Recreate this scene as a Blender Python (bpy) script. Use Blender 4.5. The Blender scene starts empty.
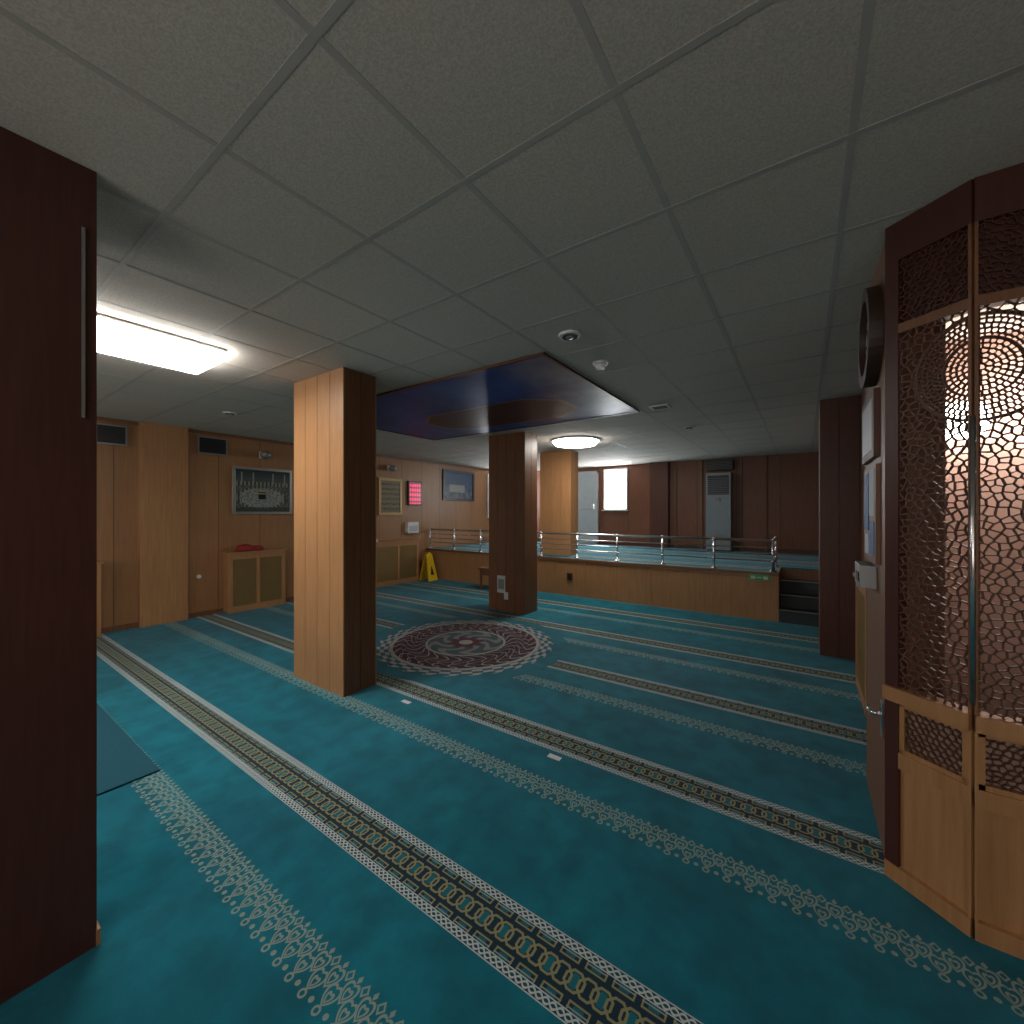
import bpy, math, random
from mathutils import Vector
from mathutils.geometry import delaunay_2d_cdt
random.seed(7)
H=2.89
sc=bpy.context.scene
try:
    sc.view_settings.view_transform='Standard'
    sc.view_settings.exposure=.55
except Exception: pass

# ---------------------------------------------------------------- node helpers
class G:
    def __init__(s,name):
        s.mat=bpy.data.materials.new(name); s.mat.use_nodes=True
        s.nt=s.mat.node_tree
        s.b=s.nt.nodes['Principled BSDF']
    def put(s,inp,v):
        if isinstance(v,(int,float)): inp.default_value=v
        elif isinstance(v,tuple):
            inp.default_value=v if len(v)==len(inp.default_value) else tuple(v)+(1,)
        else: s.nt.links.new(v,inp)
    def m(s,op,*a):
        n=s.nt.nodes.new('ShaderNodeMath'); n.operation=op
        for i,v in enumerate(a): s.put(n.inputs[i],v)
        return n.outputs[0]
    def add(s,a,b): return s.m('ADD',a,b)
    def sub(s,a,b): return s.m('SUBTRACT',a,b)
    def mul(s,a,b): return s.m('MULTIPLY',a,b)
    def lt(s,a,b): return s.m('LESS_THAN',a,b)
    def gt(s,a,b): return s.m('GREATER_THAN',a,b)
    def ab(s,a): return s.m('ABSOLUTE',a)
    def mx(s,a,b): return s.m('MAXIMUM',a,b)
    def near(s,a,c,w): return s.lt(s.ab(s.sub(a,c)),w)
    def mix(s,f,a,b,mode='MIX'):
        n=s.nt.nodes.new('ShaderNodeMix'); n.data_type='RGBA'; n.blend_type=mode
        s.put(n.inputs[0],f); s.put(n.inputs[6],a); s.put(n.inputs[7],b)
        return n.outputs[2]
    def coord(s):
        n=s.nt.nodes.new('ShaderNodeTexCoord'); return n.outputs['Object']
    def xyz(s,v):
        n=s.nt.nodes.new('ShaderNodeSeparateXYZ'); s.nt.links.new(v,n.inputs[0]); return n.outputs
    def noise(s,scale,detail=3,vec=None,sc3=None,rough=.5):
        v=vec if vec is not None else s.coord()
        if sc3:
            mp=s.nt.nodes.new('ShaderNodeMapping'); mp.inputs['Scale'].default_value=sc3
            s.nt.links.new(v,mp.inputs['Vector']); v=mp.outputs[0]
        n=s.nt.nodes.new('ShaderNodeTexNoise'); n.inputs['Scale'].default_value=scale
        n.inputs['Detail'].default_value=detail; n.inputs['Roughness'].default_value=rough
        s.nt.links.new(v,n.inputs['Vector']); return n.outputs['Fac']
    def ramp(s,f,lo,hi):
        n=s.nt.nodes.new('ShaderNodeMapRange'); s.put(n.inputs[0],f)
        n.inputs[1].default_value=lo; n.inputs[2].default_value=hi
        return n.outputs[0]
    def bump(s,h,st,dist=.01):
        n=s.nt.nodes.new('ShaderNodeBump'); n.inputs['Strength'].default_value=st
        n.inputs['Distance'].default_value=dist
        s.nt.links.new(h,n.inputs['Height']); s.nt.links.new(n.outputs[0],s.b.inputs['Normal'])
    def fin(s,col,rough=.5,metal=0,spec=None):
        s.put(s.b.inputs['Base Color'],col); s.put(s.b.inputs['Roughness'],rough)
        s.b.inputs['Metallic'].default_value=metal
        if spec is not None: s.b.inputs['Specular IOR Level'].default_value=spec
        return s.mat

def plain(name,col,rough=.5,metal=0,nz=.08):
    g=G(name); n=g.noise(9,3)
    d=tuple(c*(1-nz*2) for c in col); u=tuple(min(1,c*(1+nz)) for c in col)
    return g.fin(g.mix(n,d,u),rough,metal)
def emis(name,col,st):
    g=G(name); g.put(g.b.inputs['Base Color'],(.8,.8,.8))
    n=g.noise(2,1); c=g.mix(n,tuple(x*.97 for x in col),col)
    g.put(g.b.inputs['Emission Color'],c); g.b.inputs['Emission Strength'].default_value=st
    return g.mat
def wood(name,c1,c2,rough=.42,seam=None,period=.6,spec=.4):
    g=G(name)
    n1=g.noise(3,5,sc3=(14,14,.9),rough=.65)
    n2=g.noise(1.3,2)
    f=g.ramp(n1,.32,.68)
    col=g.mix(f,c1,c2)
    col=g.mix(g.mul(g.ramp(n2,.3,.7),.3),col,tuple(c*.7 for c in c1))
    if seam is not None:
        X=g.xyz(g.coord())[seam]
        fr=g.m('FRACT',g.m('DIVIDE',X,period))
        ln=g.lt(g.ab(g.sub(fr,.5)),.0035/period)
        idn=g.m('FLOOR',g.add(g.m('DIVIDE',X,period),.5))
        wn=g.nt.nodes.new('ShaderNodeTexWhiteNoise'); wn.noise_dimensions='1D'
        g.nt.links.new(idn,wn.inputs['W'])
        col=g.mix(g.mul(wn.outputs['Value'],.25),col,tuple(c*.6 for c in c1))
        col=g.mix(ln,col,tuple(c*.2 for c in c1))
        g.bump(g.sub(1,ln),.5,.004)
    else:
        g.bump(n1,.08,.003)
    return g.fin(col,rough,0,spec)

LW1,LW2=(.35,.17,.07),(.45,.232,.102)
DW1,DW2=(.085,.028,.018),(.125,.043,.027)
M_wood=wood('honey_wood',LW1,LW2)
M_woodwall=wood('honey_wood_panels',(.32,.155,.066),(.41,.21,.094),seam=1,period=.62)
M_dark=wood('dark_wood',DW1,DW2)
M_dark2=wood('red_dark_wood',(.055,.018,.014),(.08,.027,.02),rough=.4)
M_darkwall=wood('dark_wood_panels',(.17,.062,.034),(.26,.105,.058),seam=0,period=.86)
M_darkwallY=wood('dark_wood_panels_side',(.15,.06,.032),(.22,.095,.05),seam=1,period=.86)
M_mid=wood('brown_wood',(.16,.068,.032),(.235,.105,.05))
M_chrome=plain('brushed_chrome',(.75,.76,.78),.25,1)
M_black=plain('black_plastic',(.015,.015,.017),.4)
M_white=plain('white_plastic',(.75,.76,.74),.4)
M_paper=plain('paper',(.6,.62,.65),.8)
M_grey=plain('grey_metal',(.3,.3,.3),.4,.6)
M_gold=plain('gilt_frame',(.35,.24,.09),.4,.5)
M_yellow=plain('yellow_plastic',(.85,.55,.02),.4)
M_red=plain('red_cloth',(.30,.025,.02),.9)
M_glassdark=plain('dark_glass',(.03,.03,.035),.08)

def carpet():
    g=G('teal_prayer_carpet')
    co=g.coord(); X,Y,Z=g.xyz(co)
    n1=g.noise(1.7,5,rough=.62); n2=g.noise(160,2); n3=g.noise(6,4)
    base=g.mix(g.ramp(n1,.3,.72),(.001,.108,.155),(.004,.205,.275))
    base=g.mix(g.mul(g.ramp(n3,.42,.68),.6),base,(.002,.085,.118))
    base=g.mix(g.mul(n2,.35),base,(.001,.075,.105))
    a=g.sub(g.m('FLOORED_MODULO',g.add(Y,-1.305+.6525+1.305*10),1.305),.6525)
    aa=g.ab(a)
    white=(.46,.52,.52); gold=(.24,.23,.12); navy=(.006,.028,.045)
    sn=g.mul(g.m('SINE',g.mul(X,2*math.pi/.055)),.010)
    br=g.mx(g.lt(g.ab(g.sub(g.sub(aa,.106),sn)),.0042),g.lt(g.ab(g.add(g.sub(aa,.106),sn)),.0042))
    br=g.mx(br,g.mx(g.near(aa,.0895,.0022),g.near(aa,.1235,.0022)))
    p=.10
    fx=g.m('FRACT',g.m('DIVIDE',g.add(X,20),p)); s1=g.mul(g.ab(g.sub(fx,.5)),p)
    s2=g.sub(p/2,s1)
    def link(s,c,w):
        return g.near(g.mx(g.mx(s,aa),g.mul(g.add(s,aa),.72)),c,w)
    chain=g.mx(link(s1,.034,.0046),link(s2,.034,.0046))
    chain=g.mx(chain,g.mul(g.near(aa,.060,.0035),g.gt(s1,.012)))
    chain=g.mx(chain,g.mul(g.lt(g.ab(g.sub(s1,.014)),.0032),g.gt(aa,.058)))
    core=g.mix(g.mul(g.gt(aa,.066),g.lt(s2,.018)),navy,(.004,.12,.16))
    core=g.mix(g.mul(g.lt(aa,.026),g.lt(s1,.012)),core,(.004,.13,.17))
    core=g.mix(chain,core,gold)
    core=g.mix(g.mul(g.near(aa,.079,.0025),g.gt(s1,.01)),core,(.25,.3,.26))
    bandcol=g.mix(g.gt(aa,.087),core,g.mix(br,(.004,.06,.085),white))
    inA=g.lt(aa,.126)
    b=g.add(a,.488); q=.085
    fq=g.m('FRACT',g.m('DIVIDE',g.add(X,20),q)); t1=g.mul(g.sub(fq,.5),q)
    fq2=g.m('FRACT',g.add(g.m('DIVIDE',g.add(X,20),q),.5)); t2=g.mul(g.sub(fq2,.5),q)
    def rad(t,c):
        bb=g.sub(b,c); return g.m('SQRT',g.add(g.mul(t,t),g.mul(bb,bb)))
    def heart(t,c,sz,w):
        bb=g.sub(b,c)
        v=g.add(bb,g.mul(g.m('SQRT',g.add(g.ab(t),.0004)),-.12))
        return g.near(g.m('SQRT',g.add(g.mul(g.mul(t,t),1.3),g.mul(v,v))),sz,w)
    lace=heart(t1,.01,.030,.0042)
    lace=g.mx(lace,heart(t2,-.028,.030,.0042))
    lace=g.mx(lace,heart(t1,.006,.014,.004))
    lace=g.mx(lace,heart(t2,-.034,.013,.004))
    lace=g.mx(lace,g.near(g.add(g.ab(t2),g.mul(g.ab(g.sub(b,.055)),.8)),.014,.004))
    lace=g.mx(lace,g.lt(rad(t1,-.062),.010))
    lace=g.mx(lace,g.near(rad(t2,-.070),.012,.0038))
    lace=g.mx(lace,g.lt(g.add(g.ab(g.mul(t1,1.6)),g.ab(g.sub(b,.066))),.015))
    lace=g.mul(lace,g.lt(g.ab(b),.086))
    dx=g.mul(g.add(X,3.45),1.04); dy=g.mul(g.add(Y,-3.93),1.04)
    r=g.m('SQRT',g.add(g.mul(dx,dx),g.mul(dy,dy))); th=g.m('ARCTAN2',dy,dx)
    clear=g.gt(r,1.30)
    mat_on=g.m('MAXIMUM',g.gt(Y,.885),g.gt(X,-3.3))
    clear=g.mul(clear,mat_on)
    col=g.mix(g.mul(lace,g.mul(clear,.7)),base,(.31,.36,.29))
    col=g.mix(g.mul(inA,clear),col,bandcol)
    def sn_(k,ph=0): return g.m('SINE',g.add(g.mul(th,k),ph))
    pale=(.42,.40,.38); maroon=(.045,.007,.018)
    outer=g.lt(r,g.add(1.06,g.mul(g.m('ABSOLUTE',sn_(14)),.07)))
    lacep=g.gt(g.mul(sn_(28),g.m('SINE',g.mul(r,62))),.0)
    mcol=g.mix(lacep,base,pale)
    z2=g.lt(r,.93)
    sw=g.m('SINE',g.add(g.mul(th,14),g.mul(g.m('SINE',g.mul(r,17)),2.6)))
    sw2=g.m('SINE',g.add(g.mul(th,-14),g.mul(g.m('SINE',g.mul(r,23)),2.2)))
    scr=g.mx(g.lt(g.ab(sw),.17),g.lt(g.ab(sw2),.12))
    mcol=g.mix(z2,mcol,g.mix(scr,maroon,pale))
    mcol=g.mix(g.near(r,.93,.02),mcol,pale)
    z3=g.lt(r,g.add(.52,g.mul(sn_(8),.035)))
    sw3=g.m('SINE',g.add(g.mul(th,8),g.mul(g.m('SINE',g.mul(r,20)),2.5)))
    mcol=g.mix(z3,mcol,g.mix(g.lt(sw3,0.25),(.24,.23,.23),(.05,.10,.12)))
    mcol=g.mix(g.near(r,.50,.015),mcol,pale)
    mcol=g.mix(g.lt(r,g.add(.2,g.mul(sn_(8),.04))),mcol,(.10,.012,.025))
    mcol=g.mix(g.lt(r,.09),mcol,pale)
    mcol=g.mix(g.mul(n2,.3),mcol,(.02,.02,.03))
    col=g.mix(outer,col,mcol)
    g.bump(g.add(g.mul(n2,.6),n3),.3,.007)
    g.b.inputs['Sheen Weight'].default_value=.1
    return g.fin(col,.92,0,.15)
M_carpet=carpet()

def ceilmat():
    g=G('mineral_ceiling_tile')
    n=g.noise(140,3,rough=.7); n2=g.noise(.9,2)
    col=g.mix(g.ramp(n,.38,.62),(.49,.45,.39),(.66,.62,.56))
    col=g.mix(g.mul(n2,.3),col,(.46,.43,.38))
    g.bump(n,.3,.003); return g.fin(col,.9,0,.2)
M_ceil=ceilmat()
M_tbar=plain('ceiling_tbar',(.44,.42,.39),.7)

# ---------------------------------------------------------------- mesh builder
class MB:
    def __init__(s): s.v=[];s.f=[];s.mi=[];s.sm=[];s.mats=[]
    def idx(s,m):
        if m not in s.mats: s.mats.append(m)
        return s.mats.index(m)
    def hexa(s,p,m):
        o=len(s.v); s.v+= [tuple(q) for q in p]; k=s.idx(m)
        for f in ((0,3,2,1),(4,5,6,7),(0,1,5,4),(1,2,6,5),(2,3,7,6),(3,0,4,7)):
            s.f.append(tuple(o+i for i in f)); s.mi.append(k); s.sm.append(False)
    def box(s,x0,x1,y0,y1,z0,z1,m):
        s.hexa([(x0,y0,z0),(x1,y0,z0),(x1,y1,z0),(x0,y1,z0),(x0,y0,z1),(x1,y0,z1),(x1,y1,z1),(x0,y1,z1)],m)
    def tube(s,p1,p2,r,m,seg=12,r2=None):
        p1=Vector(p1);p2=Vector(p2);d=(p2-p1).normalized()
        up=Vector((0,0,1)) if abs(d.z)<.9 else Vector((1,0,0))
        a=d.cross(up).normalized();b=d.cross(a); r2=r if r2 is None else r2
        o=len(s.v);k=s.idx(m)
        for i in range(seg):
            t=2*math.pi*i/seg; s.v.append(tuple(p1+(a*math.cos(t)+b*math.sin(t))*r))
        for i in range(seg):
            t=2*math.pi*i/seg; s.v.append(tuple(p2+(a*math.cos(t)+b*math.sin(t))*r2))
        for i in range(seg):
            j=(i+1)%seg; s.f.append((o+i,o+seg+i,o+seg+j,o+j)); s.mi.append(k); s.sm.append(seg>8)
        s.f.append(tuple(o+i for i in range(seg))); s.mi.append(k); s.sm.append(False)
        s.f.append(tuple(o+seg+i for i in reversed(range(seg)))); s.mi.append(k); s.sm.append(False)
    def ell(s,c,rx,ry,rz,m,nu=16,nv=10,jit=0,zmin=None):
        o=len(s.v);k=s.idx(m)
        for j in range(nv+1):
            ph=math.pi*j/nv
            for i in range(nu):
                t=2*math.pi*i/nu; q=1+random.uniform(-jit,jit)
                z=c[2]+rz*math.cos(ph)*q
                if zmin is not None: z=max(z,zmin)
                s.v.append((c[0]+rx*math.sin(ph)*math.cos(t)*q,c[1]+ry*math.sin(ph)*math.sin(t)*q,z))
        for j in range(nv):
            for i in range(nu):
                i2=(i+1)%nu
                s.f.append((o+j*nu+i,o+(j+1)*nu+i,o+(j+1)*nu+i2,o+j*nu+i2)); s.mi.append(k); s.sm.append(True)
    def out(s,name,bevel=0):
        me=bpy.data.meshes.new(name); me.from_pydata(s.v,[],s.f)
        for m in s.mats: me.materials.append(m)
        me.polygons.foreach_set('material_index',s.mi); me.polygons.foreach_set('use_smooth',s.sm)
        me.update(); o=bpy.data.objects.new(name,me); sc.collection.objects.link(o)
        if bevel:
            b=o.modifiers.new('bevel','BEVEL'); b.width=bevel; b.segments=2; b.limit_method='ANGLE'
        return o
def B(name,*a,bevel=0):
    m=MB(); m.box(*a); return m.out(name,bevel)

# ---------------------------------------------------------------- shell
XL=-7.7; YF=11.0; YB=-2.5; XR=2.6
B('floor',XL-.15,XR+.15,YB-.15,YF+.15,-.12,0,M_carpet)
B('ceiling',XL-.15,XR+.15,YB-.15,YF+.15,H,H+.12,M_ceil)
B('wall_left',XL-.15,XL,YB,YF,0,H,M_woodwall)
B('wall_far',XL,.5,YF,YF+.15,0,H,M_darkwall)
B('wall_behind',XL,XR,YB-.15,YB,0,H,M_wood)
B('wall_right',.5,.62,3.3,YF,0,H,M_darkwallY)
B('wall_right_near',.31,.5,2.56,3.3,0,H,M_mid)
B('wall_side',XR,XR+.15,YB,4.5,0,H,M_wood)
M_beige=plain('beige_plaster',(.5,.33,.27),.8)
B('wall_enclosure',.62,XR,4.4,4.5,0,H,M_beige)
g=MB(); g.box(.501,.515,2.62,3.29,.0,H,M_beige); g.box(.515,.635,3.27,3.298,0,H,M_beige); g.box(.622,.635,3.298,4.39,0,H,M_beige); g.out('wall_enclosure_lining')

g=MB()
x=.164-.03
while x>XL: 
    g.box(x-.012,x+.012,YB,YF,H-.0016,H,M_tbar); x-=.6
x=.764-.03
while x<XR: 
    g.box(x-.012,x+.012,YB,YF,H-.0016,H,M_tbar); x+=.6
y=.61-5*.6
while y<YF:
    g.box(XL,XR,y-.012,y+.012,H-.0019,H-.0002,M_tbar); y+=.6
g.out('trim_ceiling_grid')

g=MB()
for (a,b) in ((1.80,2.36),(4.45,5.0)):
    g.box(XL+.001,XL+.10,a,b,0,H,M_wood)
g.out('trim_pilaster_left',.004)
B('baseboard_left',XL,XL+.015,YB,7.27,0,.07,M_mid)
B('trim_cornice_left',XL,XL+.03,YB,YF,H-.05,H-.005,M_mid)

# ---------------------------------------------------------------- planked columns
def column(name,x0,x1,y0,y1,z0,z1,nx,ny,m,mr=None,cap=True):
    mr=mr or m
    g=MB(); c=.012
    g.box(x0+c,x1-c,y0+c,y1-c,z0,z1,M_dark)
    gap=.0025
    w=(x1-x0)/nx
    for i in range(nx):
        a=x0+i*w+(gap if i else 0); b=x0+(i+1)*w-(gap if i<nx-1 else 0)
        g.box(a,b,y0,y0+c,z0,z1,m); g.box(a,b,y1-c,y1,z0,z1,m)
    w=(y1-y0-2*c)/ny
    for i in range(ny):
        a=y0+c+i*w+(gap if i else 0); b=y0+c+(i+1)*w-(gap if i<ny-1 else 0)
        g.box(x0,x0+c,a,b,z0,z1,mr); g.box(x1-c,x1,a,b,z0,z1,mr)
    return g.out(name,.0015)
column('wood_column',-4.13,-3.3,2.145,2.49,0,H,4,2,M_wood,M_mid)  # side faces in darker wood: their shade is put into the colour
column('wood_column',-4.32,-3.6,5.5,5.87,0,H,4,2,M_mid,M_mid)  # darker wood all round: dimness away from the lamp put into the colour
column('wood_column',-4.65,-3.92,7.7,8.05,.722,H,3,2,M_wood,M_wood)
column('wood_column',.147,.497,5.88,6.3,0,H,2,2,M_dark,M_dark)

# ---------------------------------------------------------------- platform
g=MB(); PZ=.72; PY=7.28; PX=-.318; XA=XL+.004; YA=YF-.004; XB=.496
g.box(XA,PX,PY+.03,YA,0,PZ-.02,M_mid)
g.box(PX,XB,PY+.84,YA,0,PZ-.02,M_mid)
g.box(XA,PX,PY,YA,PZ-.02,PZ,M_carpet)
g.box(PX,XB,PY+.84,YA,PZ-.02,PZ,M_carpet)
n=12; w=(PX-XA)/n
for i in range(n):
    g.box(XA+i*w+.002,XA+(i+1)*w-.002,PY,PY+.03,0,PZ-.035,M_wood)
g.box(XA,PX+.01,PY-.02,PY+.02,PZ-.045,PZ,M_mid)
g.box(PX-.001,PX+.012,PY,PY+.84,0,PZ,M_wood)
g.out('raised_platform')
g=MB()
M_step=plain('dark_rubber_step',(.03,.04,.045),.6)
for i in range(3):
    g.box(PX+.014,.494,PY+.28*i,PY+.838,.18*i,.18*(i+1),M_step)
    g.box(PX+.014,.494,PY+.28*i-.012,PY+.28*i+.03,.18*(i+1),.18*(i+1)+.008,M_grey)
g.out('platform_stairs')
g=MB()
def rail_run(p,q,n):
    p=Vector(p);q=Vector(q)
    for (z,r) in ((1.19,.022),(1.08,.009),(.98,.009),(.88,.009)):
        g.tube((p.x,p.y,z),(q.x,q.y,z),r,M_chrome)
    for i in range(n+1):
        t=p.lerp(q,i/n)
        g.tube((t.x,t.y,PZ+.001),(t.x,t.y,1.19),.019,M_chrome)
        g.tube((t.x,t.y,PZ+.001),(t.x,t.y,PZ+.02),.045,M_chrome)
        g.ell((t.x,t.y,1.195),.03,.03,.03,M_chrome)
        for z in (1.08,.98,.88): g.tube((t.x,t.y,z-.014),(t.x,t.y,z+.014),.026,M_chrome)
rail_run((XL+.06,PY+.08,0),(PX-.06,PY+.08,0),9)
rail_run((PX-.06,PY+.08,0),(PX-.06,PY+.84,0),1)
g.out('platform_railing')
g=MB(); M_gr=plain('green_film',(.05,.36,.12),.5); M_sgn=plain('sign_white',(.5,.6,.45),.5)
g.box(-.68,-.42,PY-.035,PY-.021,.595,.68,M_gr)
g.box(-.66,-.60,PY-.038,PY-.034,.615,.66,M_sgn); g.box(-.58,-.52,PY-.038,PY-.034,.63,.645,M_sgn); g.box(-.50,-.44,PY-.038,PY-.034,.615,.66,M_sgn); g.out('exit_sign')
g=MB(); g.box(-3.78,-3.66,PY-.02,PY,.30,.44,M_dark); g.box(-3.76,-3.68,PY-.025,PY-.019,.32,.42,M_black); g.out('wall_socket',.003)

# ---------------------------------------------------------------- far wall
g=MB()
g.box(-3.26,-2.8,YF-.15,YF,PZ,H,M_dark)
g.box(-2.1,-2.02,YF-.06,YF,PZ,H,M_mid)
g.box(-2.68,-2.62,YF-.03,YF,PZ,H,M_mid)
g.box(-.72,-.68,YF-.05,YF,PZ,H,M_mid)
g.box(-1.22,-1.17,YF-.04,YF,PZ,H,M_mid)
g.out('trim_far_wall_pilasters',.004)
B('baseboard_far',XL,.5,YF-.02,YF,PZ,PZ+.09,M_dark)
def window(x0,x1,z0,z1,name,st,yw=YF,d=-1,col=(.93,.96,1)):
    g=MB(); mE=emis(name+'_daylight',col,st)
    def bx(a,b,t0,t1,c,e,m):
        ya,yb=yw+d*t0,yw+d*t1
        g.box(a,b,min(ya,yb),max(ya,yb),c,e,m)
    bx(x0,x1,.01,.03,z0,z1,mE)
    t=.04
    for (a,b,c,e) in ((x0-t,x0,z0-t,z1+t),(x1,x1+t,z0-t,z1+t),(x0,x1,z0-t,z0),(x0,x1,z1,z1+t),((x0+x1)/2-.014,(x0+x1)/2+.014,z0,z1)):
        bx(a,b,0,.06,c,e,M_white)
    bx(x0-.07,x1+.07,0,.12,z0-.07,z0-.04,M_white)
    g.out(name)
window(-4.52,-3.92,1.72,2.76,'window_1',24)
window(-1.7,.2,.95,2.4,'added_rear_fill_3',2.1,YB,1,(1,.95,.88))  # made-up window behind the camera, added as fill for ceiling and floor
window(.6,2.4,.95,2.4,'added_rear_fill_4',1.3,YB,1,(1,.95,.88))  # second added fill pane, unseen, shaped like a window
window(-6.9,-3.6,.95,2.4,'added_rear_fill_5',1.8,YB,1,(1,.95,.88))  # unseen glowing window, added to brighten the left wall and ceiling
g=MB(); mE=emis('side_window_daylight',(.93,.96,1),13)
g.box(XL+.01,XL+.03,9.75,10.75,1.5,2.7,mE)
for a in ((9.7,9.75,1.45,2.75),(10.75,10.8,1.45,2.75),(9.75,10.75,1.45,1.5),(9.75,10.75,2.7,2.75),(10.23,10.27,1.5,2.7)): g.box(XL,XL+.05,*a,M_white)
g.out('window_6')

def ac(name,xc,yc,w,d,h,blue=False):
    g=MB(); z=PZ
    body=plain(name+'_body',(.24,.30,.34) if blue else (.6,.62,.6),.35)
    g.box(xc-w/2,xc+w/2,yc-d/2,yc+d/2,z+.03,z+h,body)
    g.box(xc-w/2+.02,xc+w/2-.02,yc-d/2+.02,yc+d/2-.02,z+.001,z+.03,M_black)
    f=yc-d/2
    g.box(xc-w/2+.04,xc+w/2-.04,f-.004,f+.01,z+h*.72,z+h-.06,M_black)
    for i in range(9):
        zz=z+h*.73+i*(h*.27-.09)/9
        g.hexa([(xc-w/2+.05,f-.02,zz),(xc+w/2-.05,f-.02,zz),(xc+w/2-.05,f,zz+.012),(xc-w/2+.05,f,zz+.012),
                (xc-w/2+.05,f-.02,zz+.006),(xc+w/2-.05,f-.02,zz+.006),(xc+w/2-.05,f,zz+.018),(xc-w/2+.05,f,zz+.018)],body)
    g.box(xc-.06,xc+.06,f-.008,f,z+h*.64,z+h*.68,M_glassdark)
    for i in range(10):
        g.box(xc-w/2+.06,xc+w/2-.06,f-.008,f,z+.12+i*.03,z+.128+i*.03,M_grey)
    g.out(name,.008)
ac('floor_standing_air_conditioner',-1.62,YF-.25,.52,.34,1.8,True)
g=MB(); g.box(-1.9,-1.34,YF-.2,YF-.001,2.6,2.84,M_black)
for i in range(6): g.box(-1.88,-1.36,YF-.215,YF-.2,2.62+i*.036,2.63+i*.036,M_grey)
g.out('wall_speaker_box',.006)
g=MB(); M_alu=plain('aluminium_frame',(.42,.44,.45),.45,.3); M_frost=plain('frosted_glass',(.38,.42,.43),.3)
x0,x1=-5.55,-4.72
g.box(x0+.06,x1-.06,YF-.04,YF-.005,PZ+.1,2.7,M_frost)
for a in ((x0,x0+.06,PZ+.001,2.78),(x1-.06,x1,PZ+.001,2.78),(x0,x1,2.7,2.78),(x0,x1,PZ+.001,PZ+.1),(x0+.06,x1-.06,1.7,1.76)): g.box(a[0],a[1],YF-.06,YF-.001,a[2],a[3],M_alu)
g.tube((x1-.1,YF-.09,1.65),(x1-.1,YF-.09,1.85),.012,M_chrome)
g.out('door_1',.003)

# ---------------------------------------------------------------- ceiling features
def mural():
    g=G('ceiling_mural_print')
    X,Y,Z=g.xyz(g.coord())
    n=g.noise(1.1,5,rough=.6); n2=g.noise(2.3,4)
    col=g.mix(g.ramp(n,.35,.7),(.012,.04,.17),(.045,.13,.42))
    wf=g.mul(g.ramp(g.add(X,g.mul(n2,.8)),-1.9,-1.3),.75)
    col=g.mix(wf,col,g.mix(g.ramp(n2,.35,.65),(.18,.10,.06),(.32,.29,.3)))
    fy=g.m('ABSOLUTE',g.add(Y,-4.35)); fx=g.m('ABSOLUTE',g.add(X,3.3))
    plate=g.mul(g.lt(g.add(g.mul(fx,.8),fy),1.1),g.mul(g.lt(fx,1.1),g.lt(fy,.5)))
    col=g.mix(plate,col,(.09,.035,.03))
    edge=g.mul(plate,g.gt(g.mx(g.mx(g.mul(fx,.454),fy),g.mul(g.add(g.mul(fx,.8),fy),.45)),.47))
    col=g.mix(edge,col,(.2,.12,.08))
    return g.fin(col,.4,0,.12)
g=MB(); mm=mural()
g.box(-5.25,-1.71,2.87,5.15,H-.02,H-.006,mm)
for a in ((-5.28,-1.68,2.84,2.87),(-5.28,-1.68,5.15,5.18),(-5.28,-5.25,2.87,5.15),(-1.71,-1.68,2.87,5.15)):
    g.box(*a,H-.026,H-.006,M_dark)
g.out('ceiling_mural_panel',.002)
M_lamp=emis('lamp_diffuser',(1,.97,.93),16)
g=MB(); g.box(-4.30,-3.68,.2,1.40,H-.03,H-.006,M_white); g.box(-4.30,-3.68,.2,1.40,H-.085,H-.03,M_lamp); g.out('ceiling_light_panel',.014)
g=MB(); c=(-3.3,6.67)
g.tube((*c,H-.006),(*c,H-.03),.42,M_white,40); g.tube((*c,H-.03),(*c,H-.09),.40,emis('round_diffuser',(1,.96,.88),20),40,r2=.35); g.out('round_ceiling_light')
g=MB(); g.box(-.9,.3,-1.7,-1.1,H-.03,H-.006,M_white); g.box(-.87,.27,-1.67,-1.13,H-.07,H-.03,emis('rear_diffuser',(1,.94,.85),3)); g.out('ceiling_light_panel',.01)
def disc(name,x,y,r,m2):
    g=MB(); g.tube((x,y,H-.005),(x,y,H-.02),r,M_white,28,r2=r*.9); g.tube((x,y,H-.02),(x,y,H-.024),r*.65,m2,24); g.ell((x,y,H-.024),r*.35,r*.35,.01,M_grey); g.out(name)
disc('recessed_spotlight',-1.37,2.68,.085,M_glassdark)
disc('recessed_spotlight',-6.0,2.3,.08,M_glassdark)
disc('recessed_spotlight',-1.4,6.6,.08,M_glassdark)
g=MB(); g.tube((-1.41,3.32,H-.005),(-1.41,3.32,H-.025),.065,M_white,24); g.tube((-1.41,3.32,H-.025),(-1.41,3.32,H-.06),.05,M_white,24,r2=.035); g.out('smoke_detector')
g=MB(); g.box(-1.52,-1.3,5.02,5.2,H-.02,H-.005,M_white); g.box(-1.49,-1.33,5.05,5.17,H-.024,H-.019,M_black); g.out('ceiling_vent')

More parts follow.
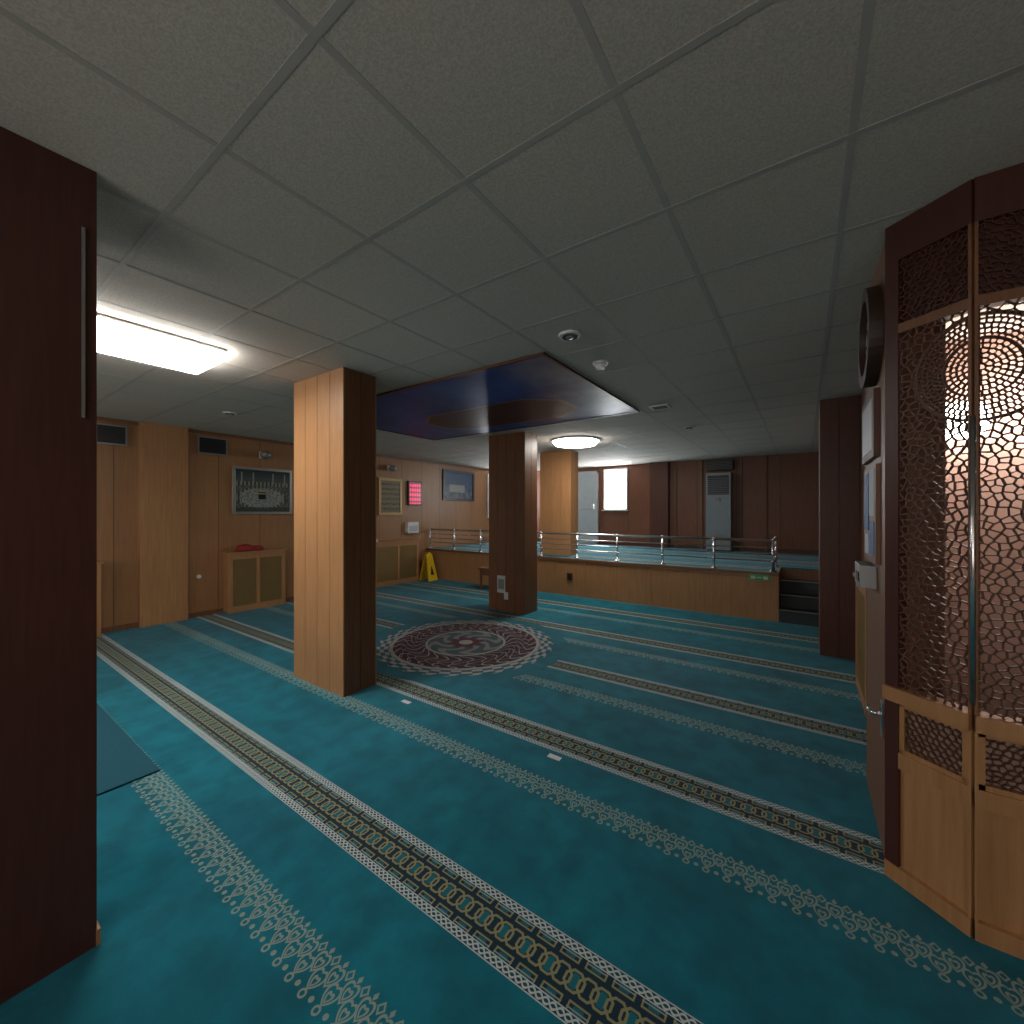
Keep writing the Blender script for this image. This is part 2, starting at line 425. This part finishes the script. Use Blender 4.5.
# ---------------------------------------------------------------- left wall furnishing
M_mesh_=plain('radiator_grille',(.30,.19,.09),.6)
def cover(name,xw,dirx,y0,y1,h,d):
    g=MB()
    def bx(a,b,c,e,z0,z1,m):
        xa=xw+dirx*(a+.017); xb=xw+dirx*(b)
        g.box(min(xa,xb),max(xa,xb),c,e,z0,z1,m)
    bx(0,d-.02,y0,y1,.02,h-.03,M_wood)
    bx(0,d+.02,y0-.02,y1+.02,h-.03,h,M_wood)
    t=.07
    bx(d-.037,d,y0,y0+t,.0,h-.03,M_wood); bx(d-.037,d,y1-t,y1,.0,h-.03,M_wood)
    bx(d-.037,d,y0+t,y1-t,h-.12,h-.03,M_wood); bx(d-.037,d,y0+t,y1-t,0,.1,M_wood)
    n=max(1,round((y1-y0)/.6)) 
    for i in range(1,n):
        yc=y0+(y1-y0)*i/n; bx(d-.037,d,yc-.03,yc+.03,.1,h-.12,M_wood)
    bx(d-.04,d-.016,y0+t,y1-t,.1,h-.12,M_mesh_)
    yy=y0+t+.01
    while yy<y1-t: bx(d-.034,d-.011,yy,yy+.006,.1,h-.12,M_gold); yy+=.022
    zz=.11
    while zz<h-.12: bx(d-.03,d-.007,y0+t,y1-t,zz,zz+.006,M_gold); zz+=.022
    g.out(name)
cover('radiator_cover',XL,1,2.85,3.75,.97,.2)
cover('radiator_cover',XL,1,5.05,6.86,.97,.2)
cover('radiator_cover',XL,1,.3,1.39,.97,.2)
cover('radiator_cover',.5,-1,4.3,5.1,1.05,.1)

def photo_mat(kind):
    g=G('print_'+kind); X,Y,Z=g.xyz(g.coord()); n=g.noise(7,5); n2=g.noise(40,2)
    if kind=='mosque':
        dy=g.add(Y,-3.44); dz=g.add(Z,-1.86)
        r=g.m('SQRT',g.add(g.mul(dy,dy),g.mul(g.mul(dz,dz),4.5)))
        sky=g.mix(g.ramp(Z,2.1,2.35),(.09,.12,.11),(.02,.035,.04))
        arc=g.mix(g.lt(g.m('FRACT',g.mul(Y,16)),.45),(.24,.24,.2),(.05,.05,.045))
        col=g.mix(g.lt(Z,2.14),sky,g.mix(g.ramp(n2,.4,.6),(.05,.06,.05),(.16,.17,.14)))
        col=g.mix(g.near(Z,2.1,.035),col,arc)
        for yy in (3.12,3.3,3.62,3.82):
            col=g.mix(g.mul(g.near(Y,yy,.011),g.mul(g.gt(Z,2.1),g.lt(Z,2.29))),col,(.28,.28,.24))
        col=g.mix(g.lt(r,.38),col,g.mix(g.ramp(n2,.42,.55),(.15,.17,.15),(.32,.33,.3)))
        col=g.mix(g.near(r,.38,.025),col,arc)
        cube=g.mul(g.near(Y,3.44,.06),g.mul(g.gt(Z,1.84),g.lt(Z,1.96)))
        col=g.mix(cube,col,(.01,.01,.01))
        col=g.mix(g.mul(cube,g.near(Z,1.935,.01)),col,(.4,.28,.08))
        col=g.mix(g.mul(g.lt(Z,1.70),.7),col,(.03,.045,.04))
    elif kind=='text':
        col=g.mix(g.lt(g.m('FRACT',g.mul(Z,9)),.45),(.20,.16,.09),g.mix(g.ramp(n2,.4,.6),(.05,.05,.03),(.2,.16,.09)))
    else:
        col=g.mix(g.ramp(Z,2.1,2.5),g.mix(g.ramp(n,.35,.65),(.02,.04,.06),(.14,.17,.2)),(.04,.08,.16))
        col=g.mix(g.mul(g.near(Y,8.4,.3),g.near(Z,2.25,.1)),col,(.26,.28,.26))
    return g.fin(col,.4,0,.25)
def frame(name,y0,y1,z0,z1,mf,mp,t=.04,mat2=None):
    g=MB(); X0=XL+.001
    g.box(X0,X0+.02,y0+t*.5,y1-t*.5,z0+t*.5,z1-t*.5,mp)
    for a in ((y0,y1,z0,z0+t),(y0,y1,z1-t,z1),(y0,y0+t,z0+t,z1-t),(y1-t,y1,z0+t,z1-t)):
        g.box(X0,X0+.035,*a,mf)
    g.out(name,.004)
frame('framed_mosque_picture',2.98,3.95,1.58,2.38,plain('silver_frame',(.4,.38,.33),.35,.6),photo_mat('mosque'),.045)
frame('framed_calligraphy',5.85,6.5,1.55,2.38,M_gold,photo_mat('text'),.06)
frame('framed_landscape_picture',7.85,9.1,1.92,2.74,M_black,photo_mat('scene'),.07)
def ledmat():
    g=G('led_digits'); X,Y,Z=g.xyz(g.coord())
    a=g.mul(g.lt(g.m('FRACT',g.mul(Z,9)),.6),g.lt(g.m('FRACT',g.mul(Y,14)),.6))
    g.put(g.b.inputs['Emission Color'],g.mix(a,(.12,0,.02),(1,.02,.12))); g.b.inputs['Emission Strength'].default_value=.8
    return g.fin((.02,.0,.0),.3)
g=MB(); g.box(XL+.001,XL+.05,6.68,7.1,1.78,2.36,M_black); g.box(XL+.05,XL+.053,6.71,7.07,1.81,2.33,ledmat()); g.out('led_prayer_times_display',.002)
g=MB(); g.box(XL+.001,XL+.1,6.62,6.95,1.12,1.38,M_white); g.box(XL+.1,XL+.104,6.66,6.91,1.16,1.3,M_grey); g.out('wall_control_box',.006)
for (a,b) in ((1.36,1.68),(2.5,2.9)):
    g=MB(); g.box(XL+.001,XL+.04,a,b,2.53,2.80,M_grey); g.box(XL+.04,XL+.043,a+.02,b-.02,2.55,2.78,M_black)
    for i in range(8): g.box(XL+.043,XL+.05,a+.02,b-.02,2.562+i*.027,2.568+i*.027,M_black)
    g.out('wall_air_vent')
for yy in (3.45,6.15):
    g=MB(); g.box(XL+.001,XL+.03,yy-.05,yy+.05,2.55,2.66,M_white); g.tube((XL+.03,yy,2.6),(XL+.1,yy,2.6),.015,M_grey)
    g.ell((XL+.13,yy,2.6),.09,.09,.07,M_grey); g.out('security_camera')
g=MB(); g.ell((XL+.12,3.12,1.01),.10,.14,.075,M_red,20,10,.10,zmin=.972); g.ell((XL+.12,3.30,1.0),.08,.12,.05,M_red,20,10,.1,zmin=.972); g.out('red_folded_cloth')
g=MB(); g.box(XL+.05,XL+.15,5.5,5.75,.972,1.02,M_paper); g.box(XL+.06,XL+.14,5.53,5.72,1.021,1.045,M_white); g.out('stack_of_booklets',.003)
g=MB(); g.tube((XL+.001,2.52,.62),(XL+.03,2.52,.62),.03,M_white,16); g.out('round_wall_bumper')

g=MB(); cx,cy=-7.32,7.0
def slab(s):
    y0=cy
    w0,w1=.15,.09
    g.hexa([(cx+s*.15,y0-w0,0),(cx+s*.15,y0+w0,0),(cx+s*.165,y0+w0,0),(cx+s*.165,y0-w0,0),
            (cx+s*.012,y0-w1,.62),(cx+s*.012,y0+w1,.62),(cx+s*.027,y0+w1,.62),(cx+s*.027,y0-w1,.62)],M_yellow)
    g.hexa([(cx+s*.135,y0-.05,.14),(cx+s*.135,y0+.05,.14),(cx+s*.14,y0+.05,.14),(cx+s*.14,y0-.05,.14),
            (cx+s*.095,y0-.004,.34),(cx+s*.095,y0+.004,.34),(cx+s*.1,y0+.004,.34),(cx+s*.1,y0-.004,.34)],M_black)
slab(1); slab(-1)
g.box(cx-.03,cx+.03,cy-.05,cy+.05,.61,.655,M_yellow); g.out('wet_floor_sign')
g=MB(); g.box(-5.6,-4.95,6.75,7.15,.42,.46,M_mid)
for a in (-5.57,-5.02):
    for b in (6.78,7.08): g.box(a,a+.04,b,b+.04,0,.42,M_mid)
g.box(-5.55,-5.0,6.79,7.11,.30,.42,M_mid); g.out('low_wooden_table',.003)
g=MB(); g.box(-4.14,-3.98,5.494,5.4995,.30,.58,M_paper); g.box(-4.0,-3.92,5.492,5.499,.2,.32,M_paper); g.box(-4.12,-4.0,5.491,5.494,.36,.52,M_grey); g.out('paper_notice')
g=MB()
for (u,w) in ((-2.78,2.40),(-1.35,2.42)):
    g.box(u-.045,u+.045,w-.02,w+.02,0,.003,M_paper)
g.out('floor_marker_label')
g=G('flat_teal_mat'); n=g.noise(60,2); gm=g.fin(g.mix(n,(.003,.06,.09),(.006,.085,.125)),.95)
g=MB(); g.box(-5.2,-3.3,-.4,.88,0,.012,gm); g.out('entrance_mat',.004)

# ---------------------------------------------------------------- foreground cupboard
g=MB(); cx1=-2.165; cy1=.389
g.box(-2.8,cx1-.02,-1.6,cy1-.002,0,H-.001,M_dark2)
g.box(cx1-.02,cx1,-.28,cy1,.0,H-.001,M_dark2); g.box(cx1-.02,cx1,-.95,-.284,0,H-.001,M_dark2); g.box(cx1-.02,cx1,-1.6,-.954,0,H-.001,M_dark2)
g.box(cx1,cx1+.01,cy1-.040,cy1-.032,1.965,2.66,M_grey)
g.box(cx1-.05,cx1+.004,cy1-.002,cy1+.01,0,.06,M_wood)
g.out('tall_wooden_cupboard')

# ---------------------------------------------------------------- right: wall items
g=MB(); yc,zc=2.87,2.53 
M_rim=plain('dark_clock_rim',(.04,.018,.012),.5)
def ringx(x0,x1,r0,r1,m,seg=40):
    for i in range(seg):
        a=2*math.pi*i/seg;b=2*math.pi*(i+1)/seg
        P=lambda x,r,t:(x,yc+r*math.cos(t),zc+r*math.sin(t))
        g.hexa([P(x0,r0,a),P(x0,r1,a),P(x0,r1,b),P(x0,r0,b),P(x1,r0,a),P(x1,r1,a),P(x1,r1,b),P(x1,r0,b)],m)
ringx(.255,.309,.19,.25,M_rim)
g.tube((.309,yc,zc),(.285,yc,zc),.2,M_white,40)
for i in range(12):
    t=i*math.pi/6; g.box(.282,.285,yc+.165*math.cos(t)-.008,yc+.165*math.cos(t)+.008,zc+.165*math.sin(t)-.008,zc+.165*math.sin(t)+.008,M_black)
g.tube((.28,yc,zc),(.28,yc+.08,zc+.06),.006,M_black,8); g.tube((.277,yc,zc),(.277,yc-.03,zc+.14),.005,M_black,8)
g.out('wall_clock')
g=MB(); g.box(.285,.309,2.75,3.25,1.9,2.24,M_dark); g.box(.282,.286,2.79,3.21,1.94,2.2,M_grey); g.out('framed_certificate')
g=MB(); g.box(.29,.309,2.72,3.2,1.36,1.86,M_mid)
M_bluep=plain('blue_poster',(.05,.12,.3),.6)
for (a,b,c,d,m) in ((2.75,2.94,1.6,1.84,M_paper),(2.97,3.17,1.52,1.83,M_bluep),(2.76,2.93,1.4,1.57,M_bluep),(2.98,3.12,1.39,1.5,M_paper)):
    g.box(.286,.29,a,b,c,d,m)
g.out('notice_board')
g=MB(); g.box(.24,.309,2.85,3.1,1.22,1.34,M_grey); g.box(.235,.24,2.88,3.0,1.25,1.3,M_black); g.out('wall_intercom_box',.005)
g=MB(); g.box(.30,.308,2.60,2.66,.56,.72,M_chrome); g.tube((.3,2.63,.66),(.26,2.63,.66),.009,M_chrome); g.tube((.26,2.63,.66),(.26,2.71,.66),.009,M_chrome); g.out('lever_handle')

# ---------------------------------------------------------------- lattice screen enclosure
P1=Vector((.305,2.50)); Mc=Vector((.53,2.315)); P2=Vector((1.7,2.315))
M_lat=plain('carved_lattice',(.11,.05,.033),.5)
M_backing=plain('beige_backing',(.42,.27,.20),.7)
g=MB()
def seg_box(a,b,s0,s1,z0,z1,t0,t1,m):
    d=(b-a).normalized(); nrm=Vector((d.y,-d.x))
    if nrm.y>0: nrm=-nrm
    q=[]
    for z in (z0,z1):
        for (s,t) in ((s0,t0),(s1,t0),(s1,t1),(s0,t1)):
            p=a+d*s+nrm*t; q.append((p.x,p.y,z))
    g.hexa(q,m)
def strip(a,b,p,q,w,t0,t1,m):
    d=(b-a).normalized(); nrm=Vector((d.y,-d.x))
    if nrm.y>0: nrm=-nrm
    v=Vector((q[0]-p[0],q[1]-p[1])); L=v.length
    if L<1e-5: return
    v=v/L; n2=Vector((-v.y,v.x))*w/2; e=v*w*.35
    pts=[(p[0]-n2.x-e.x,p[1]-n2.y-e.y),(q[0]-n2.x+e.x,q[1]-n2.y+e.y),(q[0]+n2.x+e.x,q[1]+n2.y+e.y),(p[0]+n2.x-e.x,p[1]+n2.y-e.y)]
    out=[]
    for t in (t0,t1):
        for (s,z) in pts:
            w_=a+d*s+nrm*t; out.append((w_.x,w_.y,z))
    g.hexa(out,m)
def circum(a,b,c):
    d=2*(a[0]*(b[1]-c[1])+b[0]*(c[1]-a[1])+c[0]*(a[1]-b[1]))
    if abs(d)<1e-12: return None
    A=a[0]**2+a[1]**2;Bq=b[0]**2+b[1]**2;C=c[0]**2+c[1]**2
    return ((A*(b[1]-c[1])+Bq*(c[1]-a[1])+C*(a[1]-b[1]))/d,(A*(c[0]-b[0])+Bq*(a[0]-c[0])+C*(b[0]-a[0]))/d)
def voronoi(a,b,s0,s1,z0,z1,cell,w,m,jit=.42,circles=()):
    pts=[]; mg=cell*1.5
    def ok(x,z):
        return all((x-c[0])**2+(z-c[1])**2>(c[2]+cell*.4)**2 for c in circles)
    j=0; z=z0-mg
    while z<z1+mg:
        x=s0-mg+(cell/2 if j%2 else 0)
        while x<s1+mg:
            px=x+random.uniform(-jit,jit)*cell; pz=z+random.uniform(-jit,jit)*cell
            if ok(px,pz): pts.append(Vector((px,pz)))
            x+=cell
        z+=cell*.88; j+=1
    for (cx,cz,cr) in circles:
        cl=cell*.72
        rr=cr-cl*.4; k=0
        while rr>cl*.5:
            n=max(6,int(2*math.pi*rr/(cl*.85)))
            for i in range(n):
                t=2*math.pi*(i+(.5 if k%2 else 0)+random.uniform(-.12,.12))/n
                pts.append(Vector((cx+rr*math.cos(t),cz+rr*math.sin(t))))
            rr-=cl*.86; k+=1
        pts.append(Vector((cx+.0003,cz+.0002)))
    pts=[p for p in pts if s0-mg*1.6<p.x<s1+mg*1.6]
    vs,es,fs=delaunay_2d_cdt(pts,[],[],0,1e-7)[:3]
    E={}
    for f in fs:
        if len(f)!=3: continue
        cc=circum(vs[f[0]],vs[f[1]],vs[f[2]])
        if cc is None: continue
        for i in range(3):
            E.setdefault(tuple(sorted((f[i],f[(i+1)%3]))),[]).append(cc)
    for k,c in E.items():
        if len(c)!=2: continue
        p,q=Vector(c[0]),Vector(c[1])
        t0,t1=0.,1.; d=q-p; good=True
        for (dd,lo,hi,o) in ((d.x,s0,s1,p.x),(d.y,z0,z1,p.y)):
            if abs(dd)<1e-9:
                if o<lo or o>hi: good=False
            else:
                u0,u1=(lo-o)/dd,(hi-o)/dd
                if u0>u1:u0,u1=u1,u0
                t0=max(t0,u0);t1=min(t1,u1)
        if not good or t1-t0<1e-4: continue
        strip(a,b,tuple(p+d*t0),tuple(p+d*t1),w*random.uniform(.8,1.25),-.005,.005,m)
    for (cs,cz,cr) in circles:
        N=64
        for cr2,wd in ((cr,.011),(cr*.55,.007)):
            for i in range(N):
                t0=2*math.pi*i/N;t1=2*math.pi*(i+1)/N
                P=(cs+cr2*math.cos(t0),cz+cr2*math.sin(t0));Q=(cs+cr2*math.cos(t1),cz+cr2*math.sin(t1))
                if all(s0<=h[0]<=s1 and z0<=h[1]<=z1 for h in (P,Q)): strip(a,b,P,Q,wd,-.006,.008,m)
def bay(a,b,posts,circ):
    L=(b-a).length
    seg_box(a,b,0,L,.0,.84,-.05,-.035,M_dark)
    seg_box(a,b,0,L,0,.07,-.035,.018,M_wood)
    seg_box(a,b,0,L,.50,.57,-.035,.012,M_wood)
    seg_box(a,b,0,L,.79,.85,-.05,.03,M_wood)
    seg_box(a,b,0,L,2.40,2.44,-.04,.01,M_mid)
    seg_box(a,b,0,L,2.72,H-.002,-.05,.012,M_dark2)
    for (s0,s1,m) in posts:
        seg_box(a,b,s0,s1,.85,2.72,-.04,.012,m)
        seg_box(a,b,s0,s1,.0,.85,-.04,.014,M_wood if m is M_mid else m)
    for k in range(len(posts)-1):
        s0=posts[k][1]; s1=posts[k+1][0]
        if s1-s0<.02: continue
        seg_box(a,b,s0,s1,.07,.50,-.03,-.005,M_wood)
        seg_box(a,b,s0,s1,.57,.79,-.034,-.02,M_backing)
        e=.02
        for (u0,u1,w0,w1) in ((s0,s0+e,.57,.79),(s1-e,s1,.57,.79),(s0,s1,.57,.57+e),(s0,s1,.79-e,.79)):
            seg_box(a,b,u0,u1,w0,w1,-.02,.006,M_wood)
        voronoi(a,b,s0+e,s1-e,.57+e,.79-e,.024,.0045,M_lat,.25)
        voronoi(a,b,s0,s1,.85,2.40,.030,.005,M_lat,.38,[c for c in circ if s0-c[2]<c[0]<s1+c[2]])
        seg_box(a,b,s0,s1,2.44,2.72,-.03,-.02,M_dark2)
        voronoi(a,b,s0,s1,2.44,2.72,.024,.003,M_dark,.4)
Ld=(Mc-P1).length
bay(P1,Mc,[(0,.05,M_dark2),(Ld-.010,Ld,M_mid)],[(Ld+.02,2.17,.20)])
Lf=(P2-Mc).length
bay(Mc,P2,[(0,.010,M_mid),(.6,.64,M_mid),(Lf-.04,Lf,M_dark2)],[(.02,2.17,.20),(.40,1.75,.16),(.9,2.1,.185)])
g.tube((Mc.x-.012,Mc.y-.045,.90),(Mc.x-.012,Mc.y-.045,1.98),.008,M_chrome)
for z in (.93,1.95): g.tube((Mc.x-.012,Mc.y-.045,z),(Mc.x-.005,Mc.y-.008,z),.006,M_chrome)
g.out('carved_lattice_screen')
B('wall_screen_side',1.71,XR,2.3,2.4,0,H,M_dark)
g=MB(); mE=emis('enclosure_lamp_glass',(1,.93,.86),10)
g.tube((.80,4.24,2.27),(.95,4.24,2.27),.13,mE,24); g.ell((.80,4.24,2.27),.1,.12,.13,mE); g.ell((.95,4.24,2.27),.1,.12,.13,mE)
g.ell((1.42,4.15,2.38),.22,.16,.3,mE); g.tube((1.42,4.15,2.6),(1.42,4.15,2.88),.02,M_gold)
g.box(.82,.92,4.36,4.399,2.2,2.34,M_gold); g.out('opal_glass_lamp')

w=bpy.data.worlds.new('world'); sc.world=w; w.use_nodes=True
w.node_tree.nodes['Background'].inputs[0].default_value=(.5,.6,.8,1); w.node_tree.nodes['Background'].inputs[1].default_value=.3
cam=bpy.data.cameras.new('camera'); co=bpy.data.objects.new('camera',cam); sc.collection.objects.link(co)
cam.sensor_width=36; cam.lens=417.5/1024*36; cam.clip_start=.02
co.location=(0,0,1.62); co.rotation_euler=(math.pi/2,0,math.radians(34.97)); sc.camera=co
